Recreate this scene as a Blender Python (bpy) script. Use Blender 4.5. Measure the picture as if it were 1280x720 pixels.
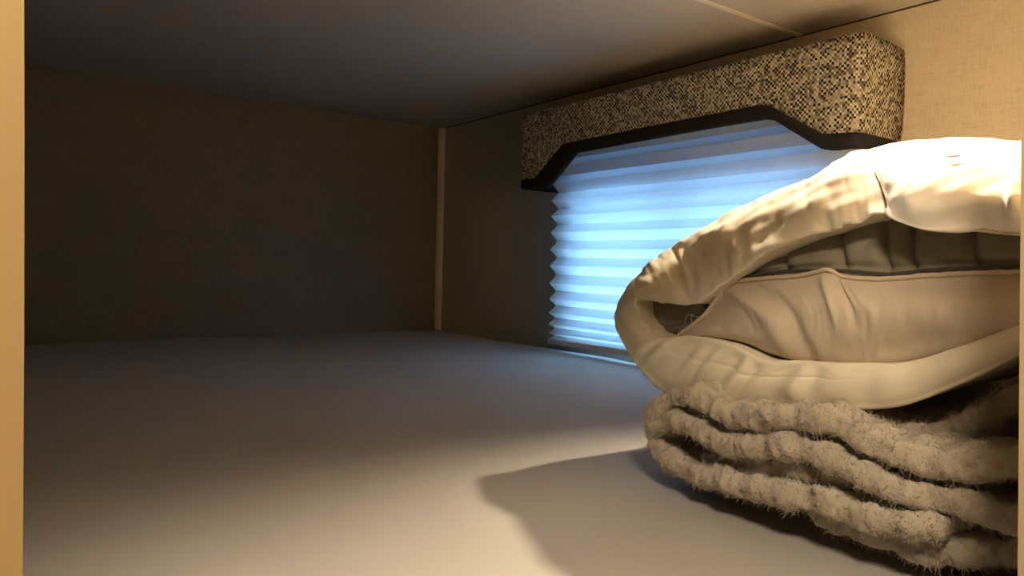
import bpy, bmesh, math, random
from mathutils import Vector, noise
random.seed(4)
for o in list(bpy.data.objects): bpy.data.objects.remove(o)
scn = bpy.context.scene
C = scn.collection

# ---------------------------------------------------------------- camera
YAW, PITCH, ROLL, FPX, CH = 0.63724914, 0.02945627, 0.02558178, 920.68, 0.2321
FW = Vector((math.sin(YAW)*math.cos(PITCH), math.cos(YAW)*math.cos(PITCH), -math.sin(PITCH)))
R0 = Vector((math.cos(YAW), -math.sin(YAW), 0)); U0 = R0.cross(FW)
RR = R0*math.cos(ROLL) + U0*math.sin(ROLL); UU = -R0*math.sin(ROLL) + U0*math.cos(ROLL)
EYE = Vector((0, 0, CH))
cam = bpy.data.cameras.new('camera'); cam.sensor_width = 36; cam.lens = FPX/1280*36
cam.clip_start = 0.01
camo = bpy.data.objects.new('camera', cam); C.objects.link(camo)
M3 = __import__('mathutils').Matrix((RR, UU, -FW)).transposed()
camo.matrix_world = __import__('mathutils').Matrix.Translation(EYE) @ M3.to_4x4()
scn.camera = camo

# ---------------------------------------------------------------- world, exposure
W = bpy.data.worlds.new('world'); scn.world = W; W.use_nodes = True
nt = W.node_tree; nt.nodes.clear()
wo = nt.nodes.new('ShaderNodeOutputWorld'); bg = nt.nodes.new('ShaderNodeBackground')
tc = nt.nodes.new('ShaderNodeTexCoord'); sp = nt.nodes.new('ShaderNodeSeparateXYZ')
rp = nt.nodes.new('ShaderNodeValToRGB')
nt.links.new(tc.outputs['Generated'], sp.inputs[0]); nt.links.new(sp.outputs['Z'], rp.inputs[0])
rp.color_ramp.elements[0].position = 0.0; rp.color_ramp.elements[0].color = (0.05, 0.11, 0.22, 1)
rp.color_ramp.elements[1].position = 0.12; rp.color_ramp.elements[1].color = (0.28, 0.57, 0.90, 1)
nt.links.new(rp.outputs[0], bg.inputs[0]); nt.links.new(bg.outputs[0], wo.inputs[0])
SKY = 14.5
bg.inputs[1].default_value = SKY
scn.view_settings.view_transform = 'Standard'; scn.view_settings.look = 'None'
scn.view_settings.exposure = 0.0; scn.view_settings.gamma = 1.0
scn.view_settings.use_curve_mapping = False

# light settings used by the lamps built further down
PUCK_P, PUCK_R, PUCK_LOC = 94.0, 0.013, (1.07, 0.60, 0.672)
PUCK_AIM = (-0.36, -0.64, -0.69)
PUCK_CONE = 114      # degrees, soft edged
ROOM_P, ROOM_R, ROOM_LOC = 10.5, 0.10, (0.0, -0.14, 0.67)
WARM = (1.0, 0.79, 0.54)

# ---------------------------------------------------------------- helpers
def at(px, py, ax, v):
    d = FW + RR*((px-640)/FPX) - UU*((py-360)/FPX)
    return EYE + d*((v-EYE[ax])/d[ax])

def link(name, me, m=None, parent=None, smooth=True):
    o = bpy.data.objects.new(name, me); C.objects.link(o)
    if m: me.materials.append(m)
    if smooth:
        for p in me.polygons: p.use_smooth = True
    if parent: o.parent = parent
    return o
def tag(o, label, cat, group=None):
    o['label'] = label; o['category'] = cat
    if group: o['group'] = group
    return o
def empty(name, loc, label, cat):
    o = bpy.data.objects.new(name, None); C.objects.link(o); o.location = loc
    o.empty_display_size = .02
    return tag(o, label, cat)
def mesh(name, vs, fs, m, parent=None, smooth=True, origin=None):
    org = Vector(origin) if origin is not None else (parent.location.copy() if parent else Vector((0, 0, 0)))
    if parent and parent.parent: org = Vector(origin) if origin is not None else org
    me = bpy.data.meshes.new(name)
    me.from_pydata([tuple(Vector(v)-org) for v in vs], [], fs); me.update()
    o = link(name, me, m, parent, smooth)
    if not parent: o.location = org
    return o
def box_data(b):
    x0, x1, y0, y1, z0, z1 = b
    vs = [(x, y, z) for z in (z0, z1) for y in (y0, y1) for x in (x0, x1)]
    fs = [(0,2,3,1),(4,5,7,6),(0,1,5,4),(2,6,7,3),(0,4,6,2),(1,3,7,5)]
    return vs, fs
def boxes(name, bs, m, parent=None, bevel=0.0, struct=False):
    vs, fs = [], []
    for b in bs:
        v, f = box_data(b); k = len(vs); vs += v; fs += [tuple(i+k for i in q) for q in f]
    o = mesh(name, vs, fs, m, parent, smooth=False)
    if bevel:
        md = o.modifiers.new('b', 'BEVEL'); md.width = bevel; md.segments = 3
    if struct: o['kind'] = 'structure'
    return o
def grid(name, P, m, parent=None, closed_u=False, caps=False):
    nv, nu = len(P), len(P[0]); vs = [p for r in P for p in r]; fs = []
    for j in range(nv-1):
        for i in range(nu if closed_u else nu-1):
            a = j*nu+i; b = j*nu+(i+1) % nu
            fs.append((a, b, b+nu, a+nu))
    if caps:
        fs.append(tuple(range(nu))[::-1]); fs.append(tuple((nv-1)*nu+i for i in range(nu)))
    return mesh(name, vs, fs, m, parent)
def cr(pts, n, closed=False):
    """Catmull-Rom through pts, n samples spread evenly over control index"""
    pts = [Vector(p) for p in pts]; k = len(pts); out = []
    for i in range(n):
        t = i*(k if closed else k-1)/(n if closed else n-1); j = min(int(t), k-1 if closed else k-2); f = t-j
        g = (lambda q: pts[q % k]) if closed else (lambda q: pts[max(0, min(k-1, q))])
        a, b, c, d = g(j-1), g(j), g(j+1), g(j+2)
        out.append(0.5*((2*b)+(c-a)*f+(2*a-5*b+4*c-d)*f*f+(3*b-a-3*c+d)*f**3))
    return out
def resample(pts, n):
    L = [0.0]
    for a, b in zip(pts, pts[1:]): L.append(L[-1]+(b-a).length)
    out = []; j = 0
    for i in range(n):
        s = L[-1]*i/(n-1)
        while j < len(L)-2 and L[j+1] < s: j += 1
        f = (s-L[j])/max(1e-9, L[j+1]-L[j]); out.append(pts[j].lerp(pts[j+1], min(1, f)))
    return out
def interp(x, tab):
    for (a, va), (b, vb) in zip(tab, tab[1:]):
        if x <= b: return va+(vb-va)*max(0.0, (x-a)/(b-a))
    return tab[-1][1]
def sm(a, b, x):
    t = max(0, min(1, (x-a)/(b-a))); return t*t*(3-2*t)

# ---------------------------------------------------------------- materials
class Mat:
    def __init__(s, name, col, rough=.8, spec=.3):
        s.m = bpy.data.materials.new(name); s.m.use_nodes = True; s.t = s.m.node_tree
        s.b = s.t.nodes['Principled BSDF']; s.b.inputs['Base Color'].default_value = (*col, 1)
        s.b.inputs['Roughness'].default_value = rough; s.b.inputs['Specular IOR Level'].default_value = spec
    def n(s, ty, **kw):
        q = s.t.nodes.new(ty)
        for k, v in kw.items(): setattr(q, k, v)
        return q
    def l(s, a, b): s.t.links.new(a, b)
    def co(s, scale=(1, 1, 1)):
        tc = s.n('ShaderNodeTexCoord'); mp = s.n('ShaderNodeMapping'); mp.inputs['Scale'].default_value = scale
        s.l(tc.outputs['Object'], mp.inputs[0]); return mp.outputs[0]
    def noise(s, vec, sc, det=4, ro=.6):
        q = s.n('ShaderNodeTexNoise'); q.inputs['Scale'].default_value = sc; q.inputs['Detail'].default_value = det
        q.inputs['Roughness'].default_value = ro; s.l(vec, q.inputs['Vector']); return q.outputs['Fac']
    def ramp(s, fac, stops):
        r = s.n('ShaderNodeValToRGB'); e = r.color_ramp.elements
        while len(e) < len(stops): e.new(.5)
        for el, (p, c) in zip(e, stops): el.position = p; el.color = (*c, 1)
        s.l(fac, r.inputs[0]); return r.outputs[0]
    def bump(s, h, st, dist=.01):
        b = s.n('ShaderNodeBump'); b.inputs['Strength'].default_value = st; b.inputs['Distance'].default_value = dist
        s.l(h, b.inputs['Height']); s.l(b.outputs[0], s.b.inputs['Normal'])
    def col(s, c): s.l(c, s.b.inputs['Base Color'])

def vinyl(name, a, b, dark, scale, streak=(1, 1, 8)):
    """printed linen-look wall board"""
    w = Mat(name, a, .6, .25)
    n1 = w.noise(w.co(streak), 30, 6, .75); n2 = w.noise(w.co((1, 1, 1)), scale, 5, .7)
    n3 = w.noise(w.co((streak[2], streak[2], 1)), 45, 4, .7)
    mx = w.n('ShaderNodeMath', operation='ADD'); w.l(n1, mx.inputs[0]); w.l(n3, mx.inputs[1])
    m2 = w.n('ShaderNodeMath', operation='MULTIPLY_ADD'); w.l(n2, m2.inputs[0]); m2.inputs[1].default_value = .6; w.l(mx.outputs[0], m2.inputs[2])
    m3 = w.n('ShaderNodeMath', operation='MULTIPLY'); w.l(m2.outputs[0], m3.inputs[0]); m3.inputs[1].default_value = .385
    w.col(w.ramp(m3.outputs[0], [(.36, dark), (.42, b), (.55, a), (.7, a)])); w.bump(m3.outputs[0], .15, .002)
    return w.m
M = {}
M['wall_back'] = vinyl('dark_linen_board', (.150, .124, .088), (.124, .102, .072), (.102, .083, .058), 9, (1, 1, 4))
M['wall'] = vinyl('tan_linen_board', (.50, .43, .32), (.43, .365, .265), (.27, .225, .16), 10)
c = Mat('ceiling_board', (.50, .46, .41), .7, .2)
n = c.noise(c.co((1, 6, 1)), 8, 4); c.col(c.ramp(n, [(.3, (.40, .355, .295)), (.7, (.43, .38, .32))])); M['ceiling'] = c.m
M['gap_shadow'] = Mat('joint_shadow', (.035, .027, .02), .9).m  # shadow colour for the strip where right wall meets ceiling
M['batten'] = Mat('cream_batten', (.62, .55, .44), .5).m
M['moulding'] = Mat('tan_moulding', (.56, .46, .31), .5).m
w = Mat('maple_veneer', (.6, .42, .2), .45, .35)
n = w.noise(w.co((14, 14, 1)), 6, 5, .6); w.col(w.ramp(n, [(.35, (.47, .36, .21)), (.65, (.54, .43, .26))])); w.bump(n, .05, .002)
M['maple'] = w.m
w = Mat('amber_maple', (.45, .25, .08), .45, .35)
n = w.noise(w.co((14, 14, 1)), 5, 5, .6); w.col(w.ramp(n, [(.35, (.27, .18, .08)), (.65, (.33, .225, .105))])); M['amber'] = w.m
M['room_wall'] = vinyl('aisle_wall_board', (.55, .46, .33), (.5, .41, .29), (.4, .32, .22), 9)
M['room_floor'] = vinyl('aisle_floor_vinyl', (.25, .18, .12), (.2, .14, .09), (.12, .08, .05), 5)

# sheet
s = Mat('pale_grey_sheet', (.56, .53, .50), .85, .15)
n = s.noise(s.co((1, 1, 1)), 900, 2); s.bump(n, .12, .0006)
n2 = s.noise(s.co(), 4, 3); s.col(s.ramp(n2, [(.3, (.405, .39, .37)), (.7, (.435, .42, .40))])); M['sheet'] = s.m

# tweed
t = Mat('tweed', (.3, .25, .18), .95, .1)
tcn = t.n('ShaderNodeTexCoord'); sx = t.n('ShaderNodeSeparateXYZ'); t.l(tcn.outputs['Object'], sx.inputs[0])
def mth(op, a, b=None, c=None):
    q = t.n('ShaderNodeMath', operation=op)
    for i, v in enumerate((a, b, c)):
        if v is None: continue
        if isinstance(v, (int, float)): q.inputs[i].default_value = v
        else: t.l(v, q.inputs[i])
    return q.outputs[0]
uu = mth('SUBTRACT', sx.outputs['Y'], sx.outputs['X']); CELL = 215
nz = t.noise(tcn.outputs['Object'], 60, 2)
uw = mth('ADD', mth('MULTIPLY', uu, CELL), mth('MULTIPLY', nz, .9))
vw = mth('ADD', mth('MULTIPLY', sx.outputs['Z'], CELL), mth('MULTIPLY', nz, .7))
uf, vf = mth('FLOOR', uw), mth('FLOOR', vw)
par = mth('MODULO', mth('ABSOLUTE', mth('ADD', uf, vf)), 2)
wn = t.n('ShaderNodeTexWhiteNoise', noise_dimensions='2D'); cb = t.n('ShaderNodeCombineXYZ')
t.l(uf, cb.inputs[0]); t.l(vf, cb.inputs[1]); t.l(cb.outputs[0], wn.inputs['Vector'])
v = mth('ADD', mth('MULTIPLY', par, .36), mth('MULTIPLY', wn.outputs['Value'], .62))
t.col(t.ramp(v, [(.18, (.012, .010, .009)), (.30, (.10, .072, .045)), (.5, (.31, .265, .20)), (.85, (.60, .545, .44))]))
hh = mth('MULTIPLY', mth('ABSOLUTE', mth('SINE', mth('MULTIPLY', uw, math.pi))), mth('ABSOLUTE', mth('SINE', mth('MULTIPLY', vw, math.pi))))
t.bump(hh, .9, .002); M['tweed'] = t.m
M['black_trim'] = Mat('black_fabric_trim', (.008, .007, .009), .8, .3).m

# pleated shade: thin woven fabric that lets daylight through
b = Mat('shade_fabric', (.72, .74, .78), .8, .1)
tr = b.n('ShaderNodeBsdfTranslucent'); tr.inputs['Color'].default_value = (.64, .68, .70, 1)
mx = b.n('ShaderNodeMixShader'); mx.inputs[0].default_value = .5
b.l(b.b.outputs[0], mx.inputs[1]); b.l(tr.outputs[0], mx.inputs[2])
b.l(mx.outputs[0], b.t.nodes['Material Output'].inputs['Surface']); M['shade'] = b.m
M['rail'] = Mat('white_rail', (.62, .62, .60), .4).m
M['cord'] = Mat('white_cord', (.7, .7, .68), .8).m
g = Mat('glass', (1, 1, 1), .02); g.b.inputs['Transmission Weight'].default_value = 1; g.b.inputs['IOR'].default_value = 1.1; M['glass'] = g.m
M['frame'] = Mat('black_window_frame', (.02, .02, .02), .4).m

# pillow fabrics
def cloth(name, c, c2, sheen=0.1):
    q = Mat(name, c, .85, .15); q.b.inputs['Sheen Weight'].default_value = sheen
    n = q.noise(q.co((1, 1, 1)), 700, 2); q.bump(n, .15, .0006)
    n2 = q.noise(q.co(), 12, 3); q.col(q.ramp(n2, [(.3, c2), (.7, c)])); return q
M['case'] = cloth('cream_cotton', (.86, .78, .63), (.82, .74, .59)).m
M['white_cotton'] = cloth('white_cotton', (.93, .89, .82), (.90, .86, .79)).m
M['pillow'] = cloth('beige_pillow_cloth', (.62, .53, .42), (.58, .49, .39)).m
M['olive'] = cloth('grey_olive_quilting', (.27, .24, .185), (.235, .21, .16)).m
M['olive_seam'] = Mat('olive_seam', (.07, .06, .045), .9).m
M['piping'] = cloth('cream_piping', (.66, .55, .43), (.62, .52, .40)).m
M['red'] = Mat('red_stitching', (.42, .015, .03), .7).m
q = Mat('taupe_plush', (.50, .43, .34), .95, .05); q.b.inputs['Sheen Weight'].default_value = .5
q.b.inputs['Sheen Roughness'].default_value = .5
n = q.noise(q.co(), 260, 6, .75); q.bump(n, .8, .004)
n2 = q.noise(q.co(), 45, 5, .6); q.col(q.ramp(n2, [(.3, (.50, .42, .32)), (.7, (.62, .53, .41))])); M['plush'] = q.m

# ---------------------------------------------------------------- structure
WX, BY, CZ = 1.39, 2.325, 0.7266
FY0, FY1 = 0.140, 0.156                      # the panel with the bunk's opening
# window hole
HY0, HY1, HZ0, HZ1 = .78, 1.535, .035, .480
boxes('wall_right', [(WX, WX+.04, .10, HY0, -.12, CZ), (WX, WX+.04, HY1, BY+.04, -.12, CZ),
      (WX, WX+.04, HY0, HY1, -.12, HZ0), (WX, WX+.04, HY0, HY1, HZ1, CZ)], M['wall'], struct=True)
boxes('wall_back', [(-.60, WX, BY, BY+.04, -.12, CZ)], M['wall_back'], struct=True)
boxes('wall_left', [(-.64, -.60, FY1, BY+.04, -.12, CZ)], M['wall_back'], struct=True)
boxes('floor', [(-.64, WX+.04, FY0, BY+.04, -.16, -.12)], M['maple'], struct=True)
boxes('ceiling', [(-1.3, WX+.04, -1.7, BY+.04, CZ, CZ+.04)], M['ceiling'], struct=True)
# partition carrying the opening: right board with its bare edge, amber board left
pt0, pt1 = at(1278, 0, 1, FY1), at(1272, 720, 1, FY1)
def edge_x(z): return pt1.x+(pt0.x-pt1.x)*(z-pt1.z)/(pt0.z-pt1.z)
RX = edge_x(.2)
vs = [(x, y, z) for z in (-1.0, -.11, .46, CZ) for x, y in ((edge_x(max(-.11, min(.46, z))), FY0), (WX, FY0), (WX, FY1), (edge_x(max(-.11, min(.46, z))), FY1))]
fs = [(0, 3, 2, 1), (12, 13, 14, 15)]+[(4*j+i, 4*j+(i+1) % 4, 4*j+4+(i+1) % 4, 4*j+4+i) for j in range(3) for i in range(4)]
o = mesh('wall_front', vs, fs, M['maple'], smooth=False); o['kind'] = 'structure'
LX = at(27, 360, 1, FY0).x-.0004
def left_board():
    P = []
    ys = [(FY0, 0), (FY1, 0)]
    zs = [-1.0] + [-.02+.48*k/16 for k in range(17)] + [CZ]
    vs, fs = [], []
    for z in zs:
        e = LX+.0008*max(0, 1-((z-.20)/.12)**2)
        vs += [(-.64, FY0, z), (e, FY0, z), (e, FY1, z), (-.64, FY1, z)]
    for j in range(len(zs)-1):
        for i in range(4):
            a = 4*j+i; b2 = 4*j+(i+1) % 4
            fs.append((a, b2, b2+4, a+4))
    fs.append((0, 3, 2, 1)); k = 4*(len(zs)-1); fs.append((k, k+1, k+2, k+3))
    o = mesh('wall_front', vs, fs, M['amber'], smooth=False); o['kind'] = 'structure'
left_board()
boxes('wall_front', [(.0, edge_x(-.11), FY0, FY1, -1.0, -.11)], M['amber'], struct=True)
boxes('wall_front', [(-.64, edge_x(.46), FY0, FY1, .46, CZ)], M['amber'], struct=True)
# ceiling joint, trims and a painted gap shadow
boxes('trim_1', [(-.6, WX, .888, .900, CZ-.0022, CZ)], M['batten'], bevel=.001, struct=True)
def qround(name, m, r, corner):
    x, y = corner; pts = [(x, y)]
    for k in range(7):
        a = math.pi/2*k/6; pts.append((x-r*math.cos(a)*1.0, y-r*math.sin(a)))
    vs = [(p[0], p[1], z) for z in (-.1, CZ-.001) for p in pts]; n = len(pts)
    fs = [(i, (i+1) % n, (i+1) % n+n, i+n) for i in range(n)]
    o = mesh(name, vs, fs, m, smooth=False); o['kind'] = 'structure'
qround('trim_2', M['moulding'], .019, (WX, BY))
boxes('gap_shadow_strip', [(WX-.002, WX, .16, BY-.02, CZ-.0028, CZ)], M['gap_shadow'], struct=True)  # thin dark strip painting the shadow in the gap under the ceiling
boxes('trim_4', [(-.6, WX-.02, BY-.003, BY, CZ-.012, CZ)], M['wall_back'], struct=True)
# aisle outside the bunk, behind the camera
boxes('wall_aisle', [(-1.3, WX+.04, -1.74, -1.70, -1.0, CZ), (-1.34, -1.3, -1.7, .2, -1.0, CZ), (WX, WX+.04, -1.7, .10, -1.0, CZ),
      (-1.3, -.64, FY0, FY1, -1.0, CZ)], M['room_wall'], struct=True)
boxes('floor', [(-1.3, WX+.04, -1.7, FY1, -1.04, -1.0)], M['room_floor'], struct=True)

# window
wf = boxes('window_1', [(WX-.008, WX+.045, HY0-.03, HY0+.012, HZ0-.02, HZ1+.02), (WX-.008, WX+.045, HY1-.012, HY1+.03, HZ0-.02, HZ1+.02),
      (WX-.008, WX+.045, HY0, HY1, HZ0-.02, HZ0+.012), (WX-.008, WX+.045, HY0, HY1, HZ1-.012, HZ1+.02),
      (WX+.01, WX+.03, 1.16, 1.19, HZ0, HZ1)], M['frame'], bevel=.002, struct=True)
boxes('window_pane', [(WX+.018, WX+.022, HY0+.012, HY1-.012, HZ0+.012, HZ1-.012)], M['glass'], wf)

# ---------------------------------------------------------------- mattress with its sheet
def mattress():
    x0, x1, y0, y1, th = -.58, WX-.012, FY1+.012, BY-.012, .115
    nx, ny = 170, 200; r = .035
    c0, c1 = at(372, 545, 2, 0), at(520, 618, 2, 0)
    d1 = (c1-c0); Ld = d1.length; d1.normalize(); nn = Vector((-d1.y, d1.x, 0))
    f0, f1 = at(600, 470, 2, 0), at(800, 560, 2, 0)
    P = []
    for j in range(ny+1):
        row = []
        for i in range(nx+1):
            x = x0+(x1-x0)*i/nx; y = y0+(y1-y0)*j/ny
            z = 0
            for e in (x-x0, x1-x, y-y0, y1-y):
                if e < r: z -= r-math.sqrt(max(0, r*r-(r-e)**2))*1.0 if e < r else 0
            e = min(y1-y, x1-x)
            z *= .55 if y > 1.2 else 1
            p = Vector((x, y, 0))
            z += .0035*noise.noise(p*3.0)+.0012*noise.noise(p*11)
            z += .006*max(0, noise.noise(Vector((x*7, 3, 1))))*sm(.10, 0.0, y1-y)
            z += .005*noise.noise(Vector((y*6, 8, 1)))*sm(.10, 0.0, x1-x)
            q = p-c0; s_ = q.dot(d1); h = q.dot(nn)+.006*math.sin(s_*18)
            z += .0014*math.exp(-(h/.010)**2)*sm(-.02, .05, s_)*sm(Ld+.02, Ld-.08, s_)
            z -= .0016*math.exp(-((h-.022)/.014)**2)*sm(-.02, .05, s_)*sm(Ld+.02, Ld-.08, s_)
            row.append((x, y, z-.002))
        P.append(row)
    nu = nx+1; vs = [p for r_ in P for p in r_]; fs = []
    for j in range(ny):
        for i in range(nx):
            a = j*nu+i; fs.append((a, a+1, a+1+nu, a+nu))
    # sides and underside
    bord = [i for i in range(nu)]+[j*nu+nx for j in range(1, ny+1)]+[ny*nu+i for i in range(nx-1, -1, -1)]+[j*nu for j in range(ny-1, 0, -1)]
    k = len(vs)
    for b_ in bord: vs.append((vs[b_][0], vs[b_][1], -th))
    n = len(bord)
    for i in range(n): fs.append((bord[i], k+i, k+(i+1) % n, bord[(i+1) % n]))
    fs.append(tuple(k+i for i in range(n))[::-1])
    o = mesh('mattress', vs, fs, M['sheet'], origin=((x0+x1)/2, (y0+y1)/2, -.115))
    tag(o, 'bunk mattress covered by a smooth pale grey fitted sheet', 'mattress')
mattress()

# ---------------------------------------------------------------- valance
def valance():
    VX, y0, y1, ztop = 1.243, .678, 1.660, .655
    root = empty('window_valance', (WX, (y0+y1)/2, ztop), 'tweed covered valance with stepped black lower border above the window', 'valance')
    fab = [(652, 225), (668, 223), (703, 180), (800, 160), (900, 140.5), (950, 131), (962, 132), (1028, 167), (1040, 167), (1080, 164)]
    bnd = [(652, 236), (685, 235), (720, 191), (800, 176), (900, 158), (955, 149), (967, 150), (1026, 186), (1040, 188), (1080, 184)]
    F = [at(*p, 0, VX) for p in fab]; B = [at(*p, 0, VX) for p in bnd]
    tf = sorted([(p.y, p.z) for p in F]); tb = sorted([(p.y, p.z) for p in B])
    # path round the box: wall, near corner, front, far corner, wall
    r = .022; path = [(WX-.001, y0), (WX-.05, y0)]
    for k in range(7):
        a = math.pi/2*k/6; path.append((VX+r-r*math.sin(a), y0+r-r*math.cos(a)))
    ys = sorted(set([y0+r+.001]+[y0+r+(y1-y0-2*r)*k/120 for k in range(121)]))
    for y in ys[1:]: path.append((VX, y))
    for k in range(7):
        a = math.pi/2*k/6; path.append((VX+r-r*math.cos(a), y1-r+r*math.sin(a)))
    path += [(WX-.05, y1), (WX-.001, y1)]
    zf0, zb0 = tf[0][1], tb[0][1]
    def prof(tab, p, z0): return interp(p[1], tab) if p[0] < VX+.02 else (z0 if p[1] < 1 else tab[-1][1])
    # inward offset normals
    pv = [Vector((a, b_, 0)) for a, b_ in path]
    def nrm(i):
        t_ = (pv[min(i+1, len(pv)-1)]-pv[max(i-1, 0)]).normalized(); return Vector((t_.y, -t_.x, 0))  # outward = -x on front
    def shell(name, zt, zb, off0, off1, m, puff=0):
        outer = []; rows = 7
        sect = []
        for i, p in enumerate(pv):
            nn = nrm(i)
            if nn.dot(Vector((VX+.2, (y0+y1)/2, 0))-p) > 0: nn = -nn
            top, bot = zt(i), zb(i)
            s_ = []
            for k in range(rows+1):
                f = k/rows; bulge = puff*math.sin(math.pi*f)
                s_.append(p+nn*(off1+bulge-(.0015 if k in (0, rows) else 0))+Vector((0, 0, top+(bot-top)*f)))
            for k in (1, 0): s_.append(p+nn*off0+Vector((0, 0, top+(bot-top)*(0.0 if k == 0 else 1.0))))
            sect.append(s_)
        return grid(name, sect, m, root, closed_u=True, caps=True)
    zf = [prof(tf, p, zf0) for p in path]; zb = [prof(tb, p, zb0) for p in path]
    wob = [.0012*noise.noise(Vector((i*.3, 0, 0))) for i in range(len(path))]
    shell('tweed_panel', lambda i: ztop+wob[i]-.006*sm(1.3, 1.39, path[i][0]), lambda i: zf[i]-.002, -.009, .001, M['tweed'], .002)
    shell('black_border', lambda i: zf[i], lambda i: zb[i], -.0085, .0015, M['black_trim'], .002)
    boxes('top_board', [(VX+.008, WX-.002, y0+.008, y1-.008, ztop-.012, ztop-.002)], M['tweed'], root)
valance()

# ---------------------------------------------------------------- pleated shade
def shade():
    X, y0, y1 = 1.318, .695, 1.588
    root = empty('pleated_shade', (X, (y0+y1)/2, .01), 'white pleated window shade glowing blue with daylight', 'window shade')
    zs = []; z = .62; tips = []
    pitch = [.0465]*20
    # pleat folds, crowding together at the sill
    tip = [at(686, q_, 0, X).z for q_ in (211, 231, 252, 271, 291, 312, 332, 354, 373, 390, 404, 415, 423)]
    tip = [tip[0]+.0465*k for k in (3, 2, 1)]+tip
    zt = []
    for a, b_ in zip(tip, tip[1:]): zt += [(a+b_)/2, b_]
    zt.append(.034); 
    ny = 90; P = []
    for k, zz in enumerate(zt):
        a = -.0135 if k % 2 else .0135
        if k > len(zt)-6: a *= .9
        P.append([(X+a+.0012*noise.noise(Vector((i*.12, k*.9, 0))), y0+(y1-y0)*i/ny, zz+.0012*noise.noise(Vector((i*.1, k, 5)))-.004*sm(.8, 1, zz)*0) for i in range(ny+1)])
    o = grid('shade_fabric', P, M['shade'], root)
    for p in o.data.polygons: p.use_smooth = False
    boxes('bottom_rail', [(X-.015, X+.015, y0-.002, y1+.002, .018, .034)], M['rail'], root, bevel=.003)
    boxes('head_rail', [(X-.018, X+.018, y0-.002, y1+.002, .62, .642)], M['rail'], root, bevel=.002)
    for yy in (y1-.028, y0+.03):
        vs, fs = box_data((X-.0155, X-.0148, yy, yy+.0008, .03, .62))
        mesh('cord', vs, fs, M['cord'], root, smooth=False)
shade()

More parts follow.
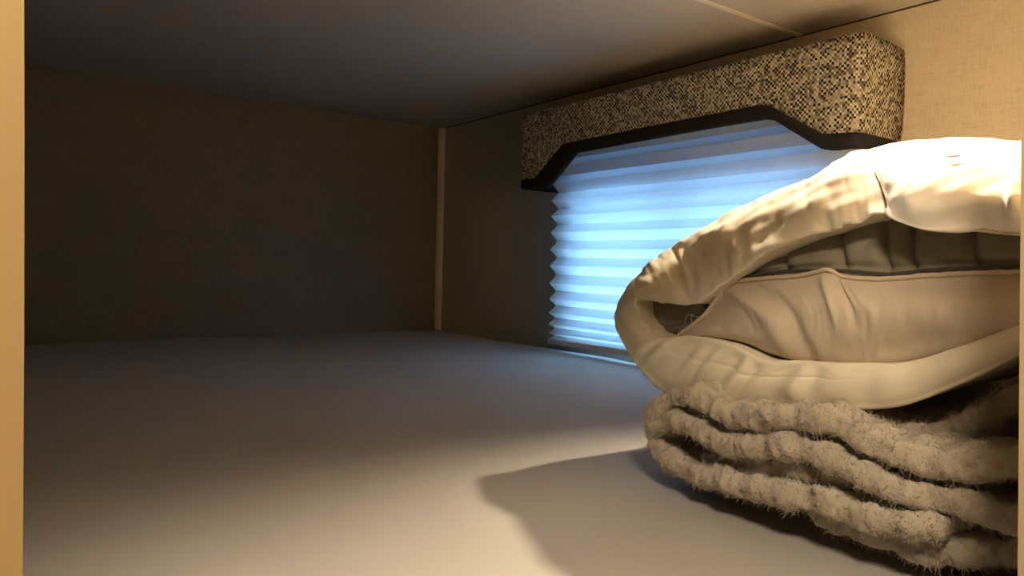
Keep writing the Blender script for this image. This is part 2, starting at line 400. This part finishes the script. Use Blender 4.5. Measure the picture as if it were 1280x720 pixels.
# ---------------------------------------------------------------- plush throw blanket
XF = [(790, .600), (850, .583), (950, .562), (1050, .556), (1130, .556), (1290, .575)]
def blanket():
    vs, fs = [], []
    def layer(px, T, dx=0.0, depth=.42, seed=0, ns=170, lift=0.0):
        c3 = [at(a, b_, 0, interp(a, XF)+dx) for a, b_ in px]
        cl = resample(cr(c3, 400), ns)
        cl = [Vector((p.x, p.y, max(p.z+lift, T+.001))) for p in cl]
        tan = [(cl[min(i+1, ns-1)]-cl[max(i-1, 0)]) for i in range(ns)]
        nr = []
        for t_ in tan:
            t2 = Vector((0, t_.y, t_.z)).normalized(); nr.append(Vector((0, -t2.z, t2.y)))
        S = [0]
        for a, b_ in zip(cl, cl[1:]): S.append(S[-1]+math.hypot(b_.y-a.y, b_.z-a.z))
        ds = [0, .0006, .002, .0045, .008, .012, .0165]+[.0165+.0045*k for k in range(1, 30)]
        while ds[-1] < depth: ds.append(ds[-1]+.012)
        k0 = len(vs); rings = 0
        ncap = 9
        for d in ds:
            hh = T*math.sqrt(max(0.0, 1-(1-min(1, d/T))**2)) if d < T else T
            h0 = hh; ring = []
            def put(p, s_, side, nv):
                # chenille lumps: a soft grid of puffs with ragged fuzz
                u_, v_ = s_/.036, d/.036
                wv = .35*noise.noise(Vector((u_, v_, seed+side*3)))
                pf = (abs(math.sin(math.pi*(u_+wv)))**.55)*(abs(math.sin(math.pi*(v_+.5+wv)))**.55)
                P_ = Vector((p.x, p.y, p.z))
                dn = .0055*noise.noise(P_*32+Vector((seed, 0, 0)))+.0030*noise.noise(P_*90)+.0022*noise.noise(P_*210)+.0010*noise.noise(P_*480)
                dp = .0062*(pf-.65)*sm(0, .014, d)
                q_ = P_+nv*(dp+(dn-.001)*sm(0, .012, d))
                q_.x += .006*noise.noise(Vector((s_*32, seed*2.1, 4)))*(1-min(1, d/.05)) - .005*(abs(math.sin(math.pi*s_/.036+seed))**.6-.6+.5*noise.noise(Vector((s_*120, seed, 1))))*max(0, 1-d/.03) - dn*1.1*max(0, 1-d/.018)
                q_.z = q_.z*(1-.06*sm(.01, .07, d))-.018*sm(.03, .14, d)*sm(.10, .03, q_.z)
                q_.z = max(q_.z, .0005)
                ring.append(q_)
            for i in range(ns):
                hh = h0*(1+.16*noise.noise(Vector((S[i]*30, seed, 2)))-.10*abs(math.cos(math.pi*S[i]/.036+seed))**4)
                put(cl[i]+nr[i]*hh+Vector((d, 0, 0)), S[i], 1, nr[i])
            e = -nr[-1].cross(Vector((1, 0, 0)))
            te = Vector((0, cl[-1].y-cl[-2].y, cl[-1].z-cl[-2].z)).normalized()
            for k in range(1, ncap):
                a = math.pi*k/ncap; nv = nr[-1]*math.cos(a)+te*math.sin(a)
                put(cl[-1]+nv*hh+Vector((d, 0, 0)), S[-1], 1, nv)
            for i in range(ns-1, -1, -1):
                hh = h0*(1+.16*noise.noise(Vector((S[i]*30, seed, 2)))-.10*abs(math.cos(math.pi*S[i]/.036+seed))**4)
                put(cl[i]-nr[i]*hh+Vector((d, 0, 0)), S[i], -1, -nr[i])
            ts = -Vector((0, cl[1].y-cl[0].y, cl[1].z-cl[0].z)).normalized()
            for k in range(1, ncap):
                a = math.pi*k/ncap; nv = -nr[0]*math.cos(a)+ts*math.sin(a)
                put(cl[0]+nv*hh+Vector((d, 0, 0)), S[0], -1, nv)
            vs.extend(ring); rings += 1; nu = len(ring)
        for j in range(rings-1):
            for i in range(nu):
                a = k0+j*nu+i; b_ = k0+j*nu+(i+1) % nu
                fs.append((a, a+nu, b_+nu, b_))
        # front seam closes on itself; back closed by strips
        half = ns
        for base in (k0, k0+(rings-1)*nu):
            fl = tuple(base+i for i in range(nu))
            for i in range(ns-1):
                q_ = (base+i, base+i+1, base+ns+ncap-1+(ns-2-i), base+ns+ncap-1+(ns-1-i))
                fs.append(q_ if base == k0 else q_[::-1])
    T = .0135
    U = [(1160, 657), (1130, 658), (1085, 650), (1030, 631), (960, 617), (920, 608), (880, 598), (842, 584), (818, 566), (810, 545), (822, 530), (845, 527),
         (872, 540), (900, 556), (935, 560), (965, 556), (1000, 562), (1032, 573), (1065, 592), (1100, 609), (1140, 620), (1190, 630), (1240, 648), (1330, 662)]
    layer(U, T, 0, .40, 1, 330)
    layer([(812, 522), (822, 506), (848, 494), (878, 502), (908, 520), (950, 522), (990, 524), (1030, 530), (1065, 545), (1100, 562), (1140, 576), (1180, 581), (1230, 582), (1330, 588)],
          T, -.002, .48, 7, 190)
    # inner fold seen in the gap, and the recessed lowest layer at right
    layer([(880, 574), (920, 584), (960, 586), (1000, 588), (1050, 606)], .009, .022, .34, 13, 80)
    layer([(1010, 640), (1070, 664), (1120, 680), (1170, 690), (1230, 694), (1330, 700)], T, .022, .38, 19, 110)
    # top fold rising to the right behind the front edge
    layer([(1090, 545), (1130, 548), (1180, 540), (1220, 525), (1260, 503), (1330, 478)], T*1.1, .075, .36, 23, 110)
    o = mesh('throw_blanket', vs, fs, M['plush'], origin=(.8, .42, 0))
    bm = bmesh.new(); bm.from_mesh(o.data); bmesh.ops.remove_doubles(bm, verts=bm.verts, dist=1e-6)
    bmesh.ops.recalc_face_normals(bm, faces=bm.faces); bm.to_mesh(o.data); bm.free()
    tag(o, 'folded taupe plush throw blanket lying under the pillow', 'blanket')
    return o
bl = blanket()
def fuzz(o, m, count, length):
    ps = o.modifiers.new('fuzz', 'PARTICLE_SYSTEM').particle_system; st = ps.settings
    st.type = 'HAIR'; st.count = count; st.hair_length = length; st.emit_from = 'FACE'; st.use_emit_random = True
    st.hair_step = 3; st.brownian_factor = .0015; st.render_step = 3; st.display_step = 2
    st.root_radius = .35; st.tip_radius = .1; st.radius_scale = .001; st.factor_random = .0
    st.use_advanced_hair = False; st.roughness_1 = .0012; st.roughness_2 = .0012; st.roughness_1_size = .01
    ps.seed = 3
fuzz(bl, M['plush'], 150000, .0034)

# ---------------------------------------------------------------- pillow in its open case
case = empty('pillow_case', (.86, .40, .12), 'cream cotton pillowcase with a wide open mouth on the blanket', 'pillowcase')
def case_body():
    #      B: rim of mouth (px,py,x)      D: outer turn of the band
    K = [((1345, 296, .600), (1345, 190, .79)), ((1200, 282, .600), (1200, 196, .79)), ((1112, 266, .603), (1118, 196, .775)),
         ((1075, 273, .605), (1075, 191, .765)), ((1040, 284, .607), (1035, 209, .75)), ((1000, 297, .608), (995, 230, .74)),
         ((950, 321, .612), (950, 250, .73)), ((915, 345, .616), (905, 270, .72)), ((885, 370, .618), (865, 294, .71)),
         ((868, 378, .619), (835, 314, .695)), ((830, 376, .621), (810, 333, .675)), ((797, 373, .624), (789, 354, .655)),
         ((797, 384, .626), (773, 380, .640)), ((806, 402, .626), (770, 400, .634)), ((818, 419, .622), (779, 425, .628)),
         ((838, 423, .614), (800, 458, .620)), ((875, 424, .608), (830, 489, .622)), ((915, 432, .604), (870, 500, .618)),
         ((955, 451, .602), (915, 505, .612)), ((1000, 454, .600), (970, 508, .606)), ((1060, 457, .598), (1040, 509, .604)),
         ((1130, 455, .598), (1120, 507, .604)), ((1200, 436, .600), (1200, 478, .606)), ((1275, 409, .604), (1275, 441, .610)),
         ((1345, 385, .604), (1345, 405, .610))]
    Bp = [at(a, b_, 0, x) for (a, b_, x), _ in K]; Dp = [at(a, b_, 0, x) for _, (a, b_, x) in K]
    n = 460
    B = cr(Bp, n); D = cr(Dp, n)
    cyz = Vector((0, .40, .22))
    def toward(P, f, x, zoff=0): 
        out = []
        for p in P:
            q_ = Vector((x+(p.x-.64)*.5, cyz.y+(p.y-cyz.y)*f, cyz.z+(p.z-cyz.z)*f+zoff)); out.append(q_)
        return out
    rows = []
    # hem turned inward behind the rim
    rows.append([p+Vector((.045, 0, 0))+(cyz-Vector((0, p.y, p.z)))*-.03 for p in B])
    rows.append([p+Vector((.022, 0, 0)) for p in B])
    rows.append([p+Vector((.003, 0, 0)) for p in B])
    rows.append(B)
    for f in (.12, .3, .5, .7, .88):
        row = []
        for i, (b_, d_) in enumerate(zip(B, D)):
            p = b_.lerp(d_, f); g = math.sin(math.pi*f)
            t_ = i/(n-1)
            upper = sm(.5, .4, t_)
            p = p+Vector((-.006*g, 0, 0))+Vector((0, 0, .008*g*upper))
            row.append(p)
        rows.append(row)
    rows.append(D)
    rows.append([p+Vector((.010, 0, 0))+(cyz-Vector((0, p.y, p.z)))*.012 for p in D])
    def back(x, fy, fz, dz):
        out = []
        for i, p in enumerate(D):
            t_ = i/(n-1); z = p.z
            ztop = .345; q_ = Vector((x+(p.x-.64)*.15, .40+(p.y-.40)*fy, 0))
            zz = .235+(z-.235)*fz+dz
            zz = max(zz, .143) if x > .66 else zz
            q_.z = zz; out.append(q_)
        return out
    rows.append([q_+(Vector((.05, 0, .003)) if i < n*.45 else Vector((.09, 0, .006))) for i, q_ in enumerate(D)]); rows.append(back(.87, 1.0, .97, .0)); rows.append(back(.94, .99, .80, .0))
    rows.append(back(1.01, .96, .6, -.01)); rows.append(back(1.06, .93, .32, -.02)); rows.append(back(1.10, .91, .05, -.03))
    # smooth between rows
    NR = 120
    cols = [cr([r[i] for r in rows], NR) for i in range(n)]
    R = [[cols[i][j] for i in range(n)] for j in range(NR)]
    # wrinkles: small folds running across the band plus soft undulation
    for j, r in enumerate(R):
        for i, p in enumerate(r):
            t_ = i/(n-1); v_ = j/(NR-1)
            amp = sm(.04, .16, v_)*sm(1.0, .5, v_)
            up = sm(.5, .42, t_)
            w1 = (noise.noise(Vector((t_*44, v_*7, 2)))+.5*noise.noise(Vector((t_*95, v_*12, 4))))*.0034*up*(.35+1.3*abs(noise.noise(Vector((t_*9, v_*4, 6))))) + noise.noise(Vector((t_*52, v_*3, 7)))*.0018*(1-up)
            w2 = noise.noise(Vector((t_*16, v_*8, 9)))*.005
            w3 = noise.noise(Vector((p.y*30, p.z*30, p.x*40)))*.0025
            # gathers in the lower band under the seam
            gth = 0
            if t_ > .56: gth = .0034*(.35+1.2*abs(noise.noise(Vector((t_*17, 2, 0)))))*math.sin(t_*190+5*noise.noise(Vector((t_*20, 0, v_*3))))*sm(.56, .62, t_)*sm(.88, .8, t_)
            gth -= .0012*math.exp(-((v_-.315-.012*noise.noise(Vector((t_*30, 1, 1))))/.006)**2)*sm(.60, .66, t_)*sm(.86, .80, t_)
            nrm_ = Vector((-.75, .1, .5 if up > .5 else -.35))
            r[i] = p+nrm_*(amp*(w1+w2*up+w3*.8+w2*.5*(1-up)))+Vector((-1, 0, 0))*gth*sm(.2, .28, v_)*sm(.6, .4, v_)
    o = grid('case_body', R, M['case'], case)
    # back seam
    md = o.modifiers.new('s', 'SOLIDIFY'); md.thickness = .0016; md.offset = -1
    return o
case_body()

def flap():
    # white cotton layer hanging over the right half of the upper band
    bot = [(1108, 262, .594), (1114, 272, .592), (1128, 279, .590), (1150, 286, .589), (1180, 288, .588), (1205, 287, .588), (1225, 284, .588), (1250, 288, .586), (1290, 291, .585), (1350, 294, .585)]
    m1 = [(1104, 240, .622), (1116, 245, .604), (1135, 250, .590), (1158, 254, .587), (1185, 254, .585), (1210, 250, .585), (1230, 250, .588), (1252, 252, .590), (1290, 252, .585), (1350, 254, .585)]
    m2 = [(1094, 216, .680), (1110, 218, .650), (1132, 219, .636), (1160, 220, .634), (1188, 220, .633), (1212, 219, .633), (1234, 220, .634), (1258, 222, .634), (1290, 222, .632), (1350, 224, .63)]
    m3 = [(1084, 199, .755), (1104, 197, .725), (1130, 195, .724), (1160, 194, .723), (1188, 194, .722), (1214, 194, .722), (1238, 195, .722), (1262, 196, .722), (1292, 197, .72), (1350, 199, .72)]
    top = [(1072, 192, .79), (1096, 185, .80), (1128, 177, .81), (1160, 175, .81), (1188, 175, .81), (1214, 175, .81), (1238, 176, .81), (1262, 177, .81), (1292, 178, .81), (1350, 180, .81)]
    rows = [[at(a, b_, 0, x) for a, b_, x in r] for r in (bot, m1, m2, m3, top)]
    last = rows[-1]
    rows.append([p+Vector((.07, .0, .006)) for p in last]); rows.append([p+Vector((.14, .0, -.012)) for p in last]); rows.append([p+Vector((.21, 0, -.06)) for p in last])
    n = 110; rr = [cr(r, n) for r in rows]
    cols = [cr([r[i] for r in rr], 80) for i in range(n)]
    R = [[cols[i][j] for i in range(n)] for j in range(80)]
    for j, r in enumerate(R):
        for i, p in enumerate(r):
            v_ = j/79
            w = .004*noise.noise(Vector((p.y*24, p.z*20, 3)))+.0022*noise.noise(Vector((p.y*70, v_*9, 1)))
            # hollow where the lower fold tucks under, and a crease beside the board
            g1 = math.exp(-((i/n-.52)/.16)**2)*math.exp(-((v_-.07)/.07)**2)
            g2 = math.exp(-((i/n-.83)/.03)**2)*math.exp(-((v_-.2)/.13)**2)
            r[i] = p+Vector((-.7, 0, .5))*w*sm(0, .05, v_)+Vector((.015*g1-.012*g2, 0, 0))
    o = grid('flap', R, M['white_cotton'], case); o['label'] = 'bright white cotton flap'
    md = o.modifiers.new('s', 'SOLIDIFY'); md.thickness = .002; md.offset = -1
    # small red stitched mark
    def px(p):
        d = p-EYE; z = d.dot(FW); return 640+FPX*d.dot(RR)/z, 360-FPX*d.dot(UU)/z
    j0, i0 = min(((j, i) for j in range(80) for i in range(n)), key=lambda k: (lambda q: (q[0]-1190)**2+(q[1]-203)**2)(px(R[k[0]][k[1]])))
    c_ = R[j0][i0]; e1 = (R[j0][i0+1]-c_).normalized(); e2 = (R[j0+1][i0]-c_).normalized(); nn = e1.cross(e2).normalized()
    if nn.dot(EYE-c_) < 0: nn = -nn
    vs, fs = [], []
    for k in range(7):
        f = k/6-.5; wd = .0032*(1-abs(2*f)**2)+.0006
        b0 = c_+e1*.012*f+e2*(.010*f+.0014*math.sin(k*2.1))+nn*.0042
        vs += [b0-e2*wd, b0+e2*wd, b0-e2*wd+nn*.0007, b0+e2*wd+nn*.0007]
    for k in range(6):
        a = 4*k
        fs += [(a, a+1, a+5, a+4), (a+2, a+6, a+7, a+3), (a, a+4, a+6, a+2), (a+1, a+3, a+7, a+5)]
    fs += [(0, 2, 3, 1), (24, 25, 27, 26)]
    o = mesh('stitch_mark', vs, fs, M['red'], case); o['label'] = 'small red stitched mark'
flap()

def inner_pillow():
    root = empty('pillow', (.88, .40, .16), 'beige pillow with piped edge and grey olive gusset inside the open case', 'pillow')
    # lower beige half: rows from the piped edge down
    edge = [(850, 419, .628), (880, 396, .628), (902, 368, .630), (917, 354, .632), (960, 349, .628), (1000, 346, .624), (1035, 339, .618), (1056, 347, .622), (1100, 350, .622), (1160, 346, .622), (1220, 343, .622), (1280, 341, .622), (1350, 339, .622)]
    mid = [(862, 421, .620), (895, 408, .612), (925, 392, .606), (950, 388, .602), (985, 386, .600), (1015, 386, .598), (1045, 386, .597), (1075, 386, .598), (1115, 386, .599), (1165, 384, .600), (1220, 380, .602), (1280, 376, .605), (1350, 370, .605)]
    low = [(875, 423, .622), (903, 420, .612), (932, 421, .606), (960, 424, .603), (990, 427, .602), (1020, 430, .602), (1050, 430, .603), (1080, 430, .605), (1118, 430, .607), (1165, 427, .607), (1220, 420, .607), (1280, 408, .607), (1350, 395, .607)]
    bot = [(885, 427, .640), (908, 427, .632), (935, 431, .628), (962, 442, .624), (992, 450, .622), (1020, 455, .62), (1050, 457, .62), (1080, 457, .622), (1118, 456, .622), (1165, 450, .622), (1220, 438, .622), (1280, 420, .62), (1350, 404, .62)]
    rows = [[at(a, b_, 0, x) for a, b_, x in r] for r in (edge, mid, low, bot)]
    rows.append([p+Vector((.05, 0, -.004)) for p in rows[-1]])
    rows.append([Vector((.85, p.y, p.z+.012)) for p in rows[-2]])
    rows.append([Vector((1.03, p.y*.96+.012, p.z+.03)) for p in rows[-3]])
    n = 200; rr = [cr(r, n) for r in rows]
    cols = [cr([r[i] for r in rr], 60) for i in range(n)]
    R = [[cols[i][j] for i in range(n)] for j in range(60)]
    for j, r in enumerate(R):
        for i, p in enumerate(r):
            v_ = j/59; t_ = i/n
            amp = sm(0, .06, v_)*sm(.9, .5, v_)
            # folds fanning from the corner and from the pinch in the piping
            f1 = .004*math.exp(-((t_-.20-.28*v_)/.035)**2)-.005*math.exp(-((t_-.27-.30*v_)/.03)**2)
            f2 = .004*math.exp(-((t_-.48-.02*v_)/.014)**2)-.004*math.exp(-((t_-.53-.10*v_)/.014)**2)+.002*math.exp(-((t_-.585-.10*v_)/.014)**2)
            f2 *= sm(.35, .1, v_)
            w = .0025*noise.noise(Vector((t_*12, v_*7, 0)))+.0008*noise.noise(Vector((t_*60, v_*9, 0)))
            r[i] = p+Vector((-1, 0, 0))*amp*(f1+f2+w)
    body = grid('pillow_body', R, M['pillow'], root)
    # piping along the edge
    E = resample(cr(rows[0], 300), 160); P = []
    for i, p in enumerate(E):
        t_ = (E[min(i+1, 159)]-E[max(i-1, 0)]).normalized(); a1 = t_.cross(Vector((1, 0, 0))).normalized(); a2 = t_.cross(a1)
        rad = .0022
        P.append([p+Vector((-.0012, 0, .001+.0006*noise.noise(Vector((i*.3, 0, 0)))))+(a1*math.cos(k*math.pi/4)+a2*math.sin(k*math.pi/4))*rad for k in range(8)])
    o = grid('piping', P, M['piping'], root, closed_u=True); o['label'] = 'cream piping along the seam'
    # grey olive gusset above, quilted in upright channels
    eT = [(790, 366, .650), (830, 372, .668), (862, 372, .674), (890, 356, .672), (930, 322, .668), (985, 292, .664), (1057, 268, .660), (1110, 255, .655), (1160, 262, .655), (1220, 262, .655), (1280, 262, .655), (1350, 262, .655)]
    eB = [(812, 412, .650), (838, 416, .650), (860, 410, .648), (888, 392, .646), (918, 356, .640), (985, 346, .630), (1057, 346, .626), (1110, 350, .628), (1160, 345, .628), (1220, 342, .628), (1280, 340, .628), (1350, 338, .628)]
    T_ = [at(a, b_, 0, x) for a, b_, x in eT]; B_ = [at(a, b_, 0, x) for a, b_, x in eB]
    n = 260; T2 = cr(T_, n); B2 = cr(B_, n); R = []
    seams = [.27, .4545, .545, .64, .70, .82]
    for j in range(28):
        f = j/27; row = []
        for i in range(n):
            p = T2[i].lerp(B2[i], f); t_ = i/(n-1)
            dmin = min(abs(t_-s_) for s_ in seams)
            pf = .011*(1-math.exp(-(dmin/.009)**1.1))*math.sin(math.pi*min(1, f*1.02))**.6
            w = .003*noise.noise(Vector((t_*25, f*3, 4)))*math.sin(math.pi*f)
            lay = -.004*math.exp(-((f-.84)/.05)**2)
            row.append(p+Vector((-(pf+w+lay), 0, 0)))
        R.append(row)
    R.insert(0, [p+Vector((.25, 0, -.005)) for p in T2])
    o = grid('quilted_gusset', R, M['olive'], root); o['label'] = 'grey olive quilted gusset'
    P = []
    E = resample(cr([at(a, b_-7, 0, x-.007) for a, b_, x in eB[4:]], 300), 160)
    for i, p in enumerate(E):
        t_ = (E[min(i+1, 159)]-E[max(i-1, 0)]).normalized(); a1 = t_.cross(Vector((1, 0, 0))).normalized(); a2 = t_.cross(a1)
        P.append([p+Vector((0, 0, .001*noise.noise(Vector((i*.2, 3, 0)))))+(a1*math.cos(k*math.pi/4)+a2*math.sin(k*math.pi/4))*.0017 for k in range(8)])
    o = grid('seam_cord', P, M['olive_seam'], root, closed_u=True); o['label'] = 'dark seam cord'
inner_pillow()
def threads():
    root = bpy.data.objects['pillow']
    L = [[(856, 405, .628), (858, 396, .626), (862, 393, .624), (872, 396, .624), (884, 392, .626), (892, 386, .628)],
         [(816, 410, .626), (820, 408, .622), (828, 415, .620), (838, 420, .622)],
         [(866, 408, .628), (864, 398, .625), (866, 392, .625)],
         [(890, 385, .632), (893, 376, .630), (900, 374, .630), (902, 366, .632)],
         [(886, 379, .636), (894, 381, .632), (900, 377, .630)],
         [(900, 382, .634), (903, 370, .632), (903, 364, .634)]]
    vs, fs = [], []
    for c_ in L:
        P = cr([at(a, b_, 0, x-.006) for a, b_, x in c_], 18); k0 = len(vs)
        for i, p in enumerate(P):
            for k in range(4):
                a = k*math.pi/2; vs.append(p+Vector((0, math.cos(a), math.sin(a)))*.00025)
        for i in range(17):
            for k in range(4):
                a = k0+4*i+k; b2 = k0+4*i+(k+1) % 4; fs.append((a, b2, b2+4, a+4))
    o = mesh('loose_threads', vs, fs, M['white_cotton'], root); o['label'] = 'fine loose white threads'
threads()

# ---------------------------------------------------------------- lamps
def disc_lamp(name, loc, r, power, m_h, label, aim=(0, 0, -1), cone=None):
    x, y, z = loc
    root = empty(name, (x, y, CZ), label, 'lamp')
    top = CZ
    q = Vector(aim).normalized().to_track_quat('-Z', 'Y'); ctr = Vector(loc)
    def ring(rr_, dz): return [tuple(ctr+q @ Vector((rr_*math.cos(a), rr_*math.sin(a), dz))) for a in [k*math.pi/16 for k in range(32)]]
    grid('housing', [ring(a, b2) for a, b2 in ((.001, .026), (r*.8, .024), (r*1.3, .012), (r*1.4, .002), (r*1.2, 0), (r*1.1, .003))], m_h, root, closed_u=True)
    if top-z > .03:
        P = [[(x+rr_*math.cos(a), y+rr_*math.sin(a), zz) for a in [k*math.pi/8 for k in range(16)]] for rr_, zz in ((r*.2, top), (r*1.2, top-.0005), (r*1.2, top-.004), (.004, top-.007), (.004, z+.012))]
        grid('mount', P, m_h, root, closed_u=True)
    e = Mat('lit_lens', WARM); e.b.inputs['Emission Color'].default_value = (*WARM, 1); e.b.inputs['Emission Strength'].default_value = 6
    grid('lens', [ring(a, .003) for a in (r*1.1, r*.6, .0005)], e.m, root, closed_u=True)
    if cone:
        L = bpy.data.lights.new(name+'_light', 'SPOT'); L.shadow_soft_size = r; L.spot_size = math.radians(cone); L.spot_blend = 1.0
    else:
        L = bpy.data.lights.new(name+'_light', 'AREA'); L.shape = 'DISK'; L.size = 2*r
    L.energy = power; L.color = WARM
    lo = bpy.data.objects.new('bulb_light', L); C.objects.link(lo); lo.parent = root; lo.location = Vector((0, 0, z-CZ))+Vector(aim).normalized()*(.016 if cone else .002); lo.rotation_euler = q.to_euler()
    return root
m_h = Mat('brushed_nickel', (.6, .58, .55), .35); m_h.b.inputs['Metallic'].default_value = 1
disc_lamp('reading_light', PUCK_LOC, PUCK_R, PUCK_P, m_h.m, 'small round reading light hanging from the bunk ceiling', aim=PUCK_AIM, cone=PUCK_CONE)
disc_lamp('ceiling_light', ROOM_LOC, ROOM_R, ROOM_P, m_h.m, 'round ceiling light in the aisle outside the bunk')
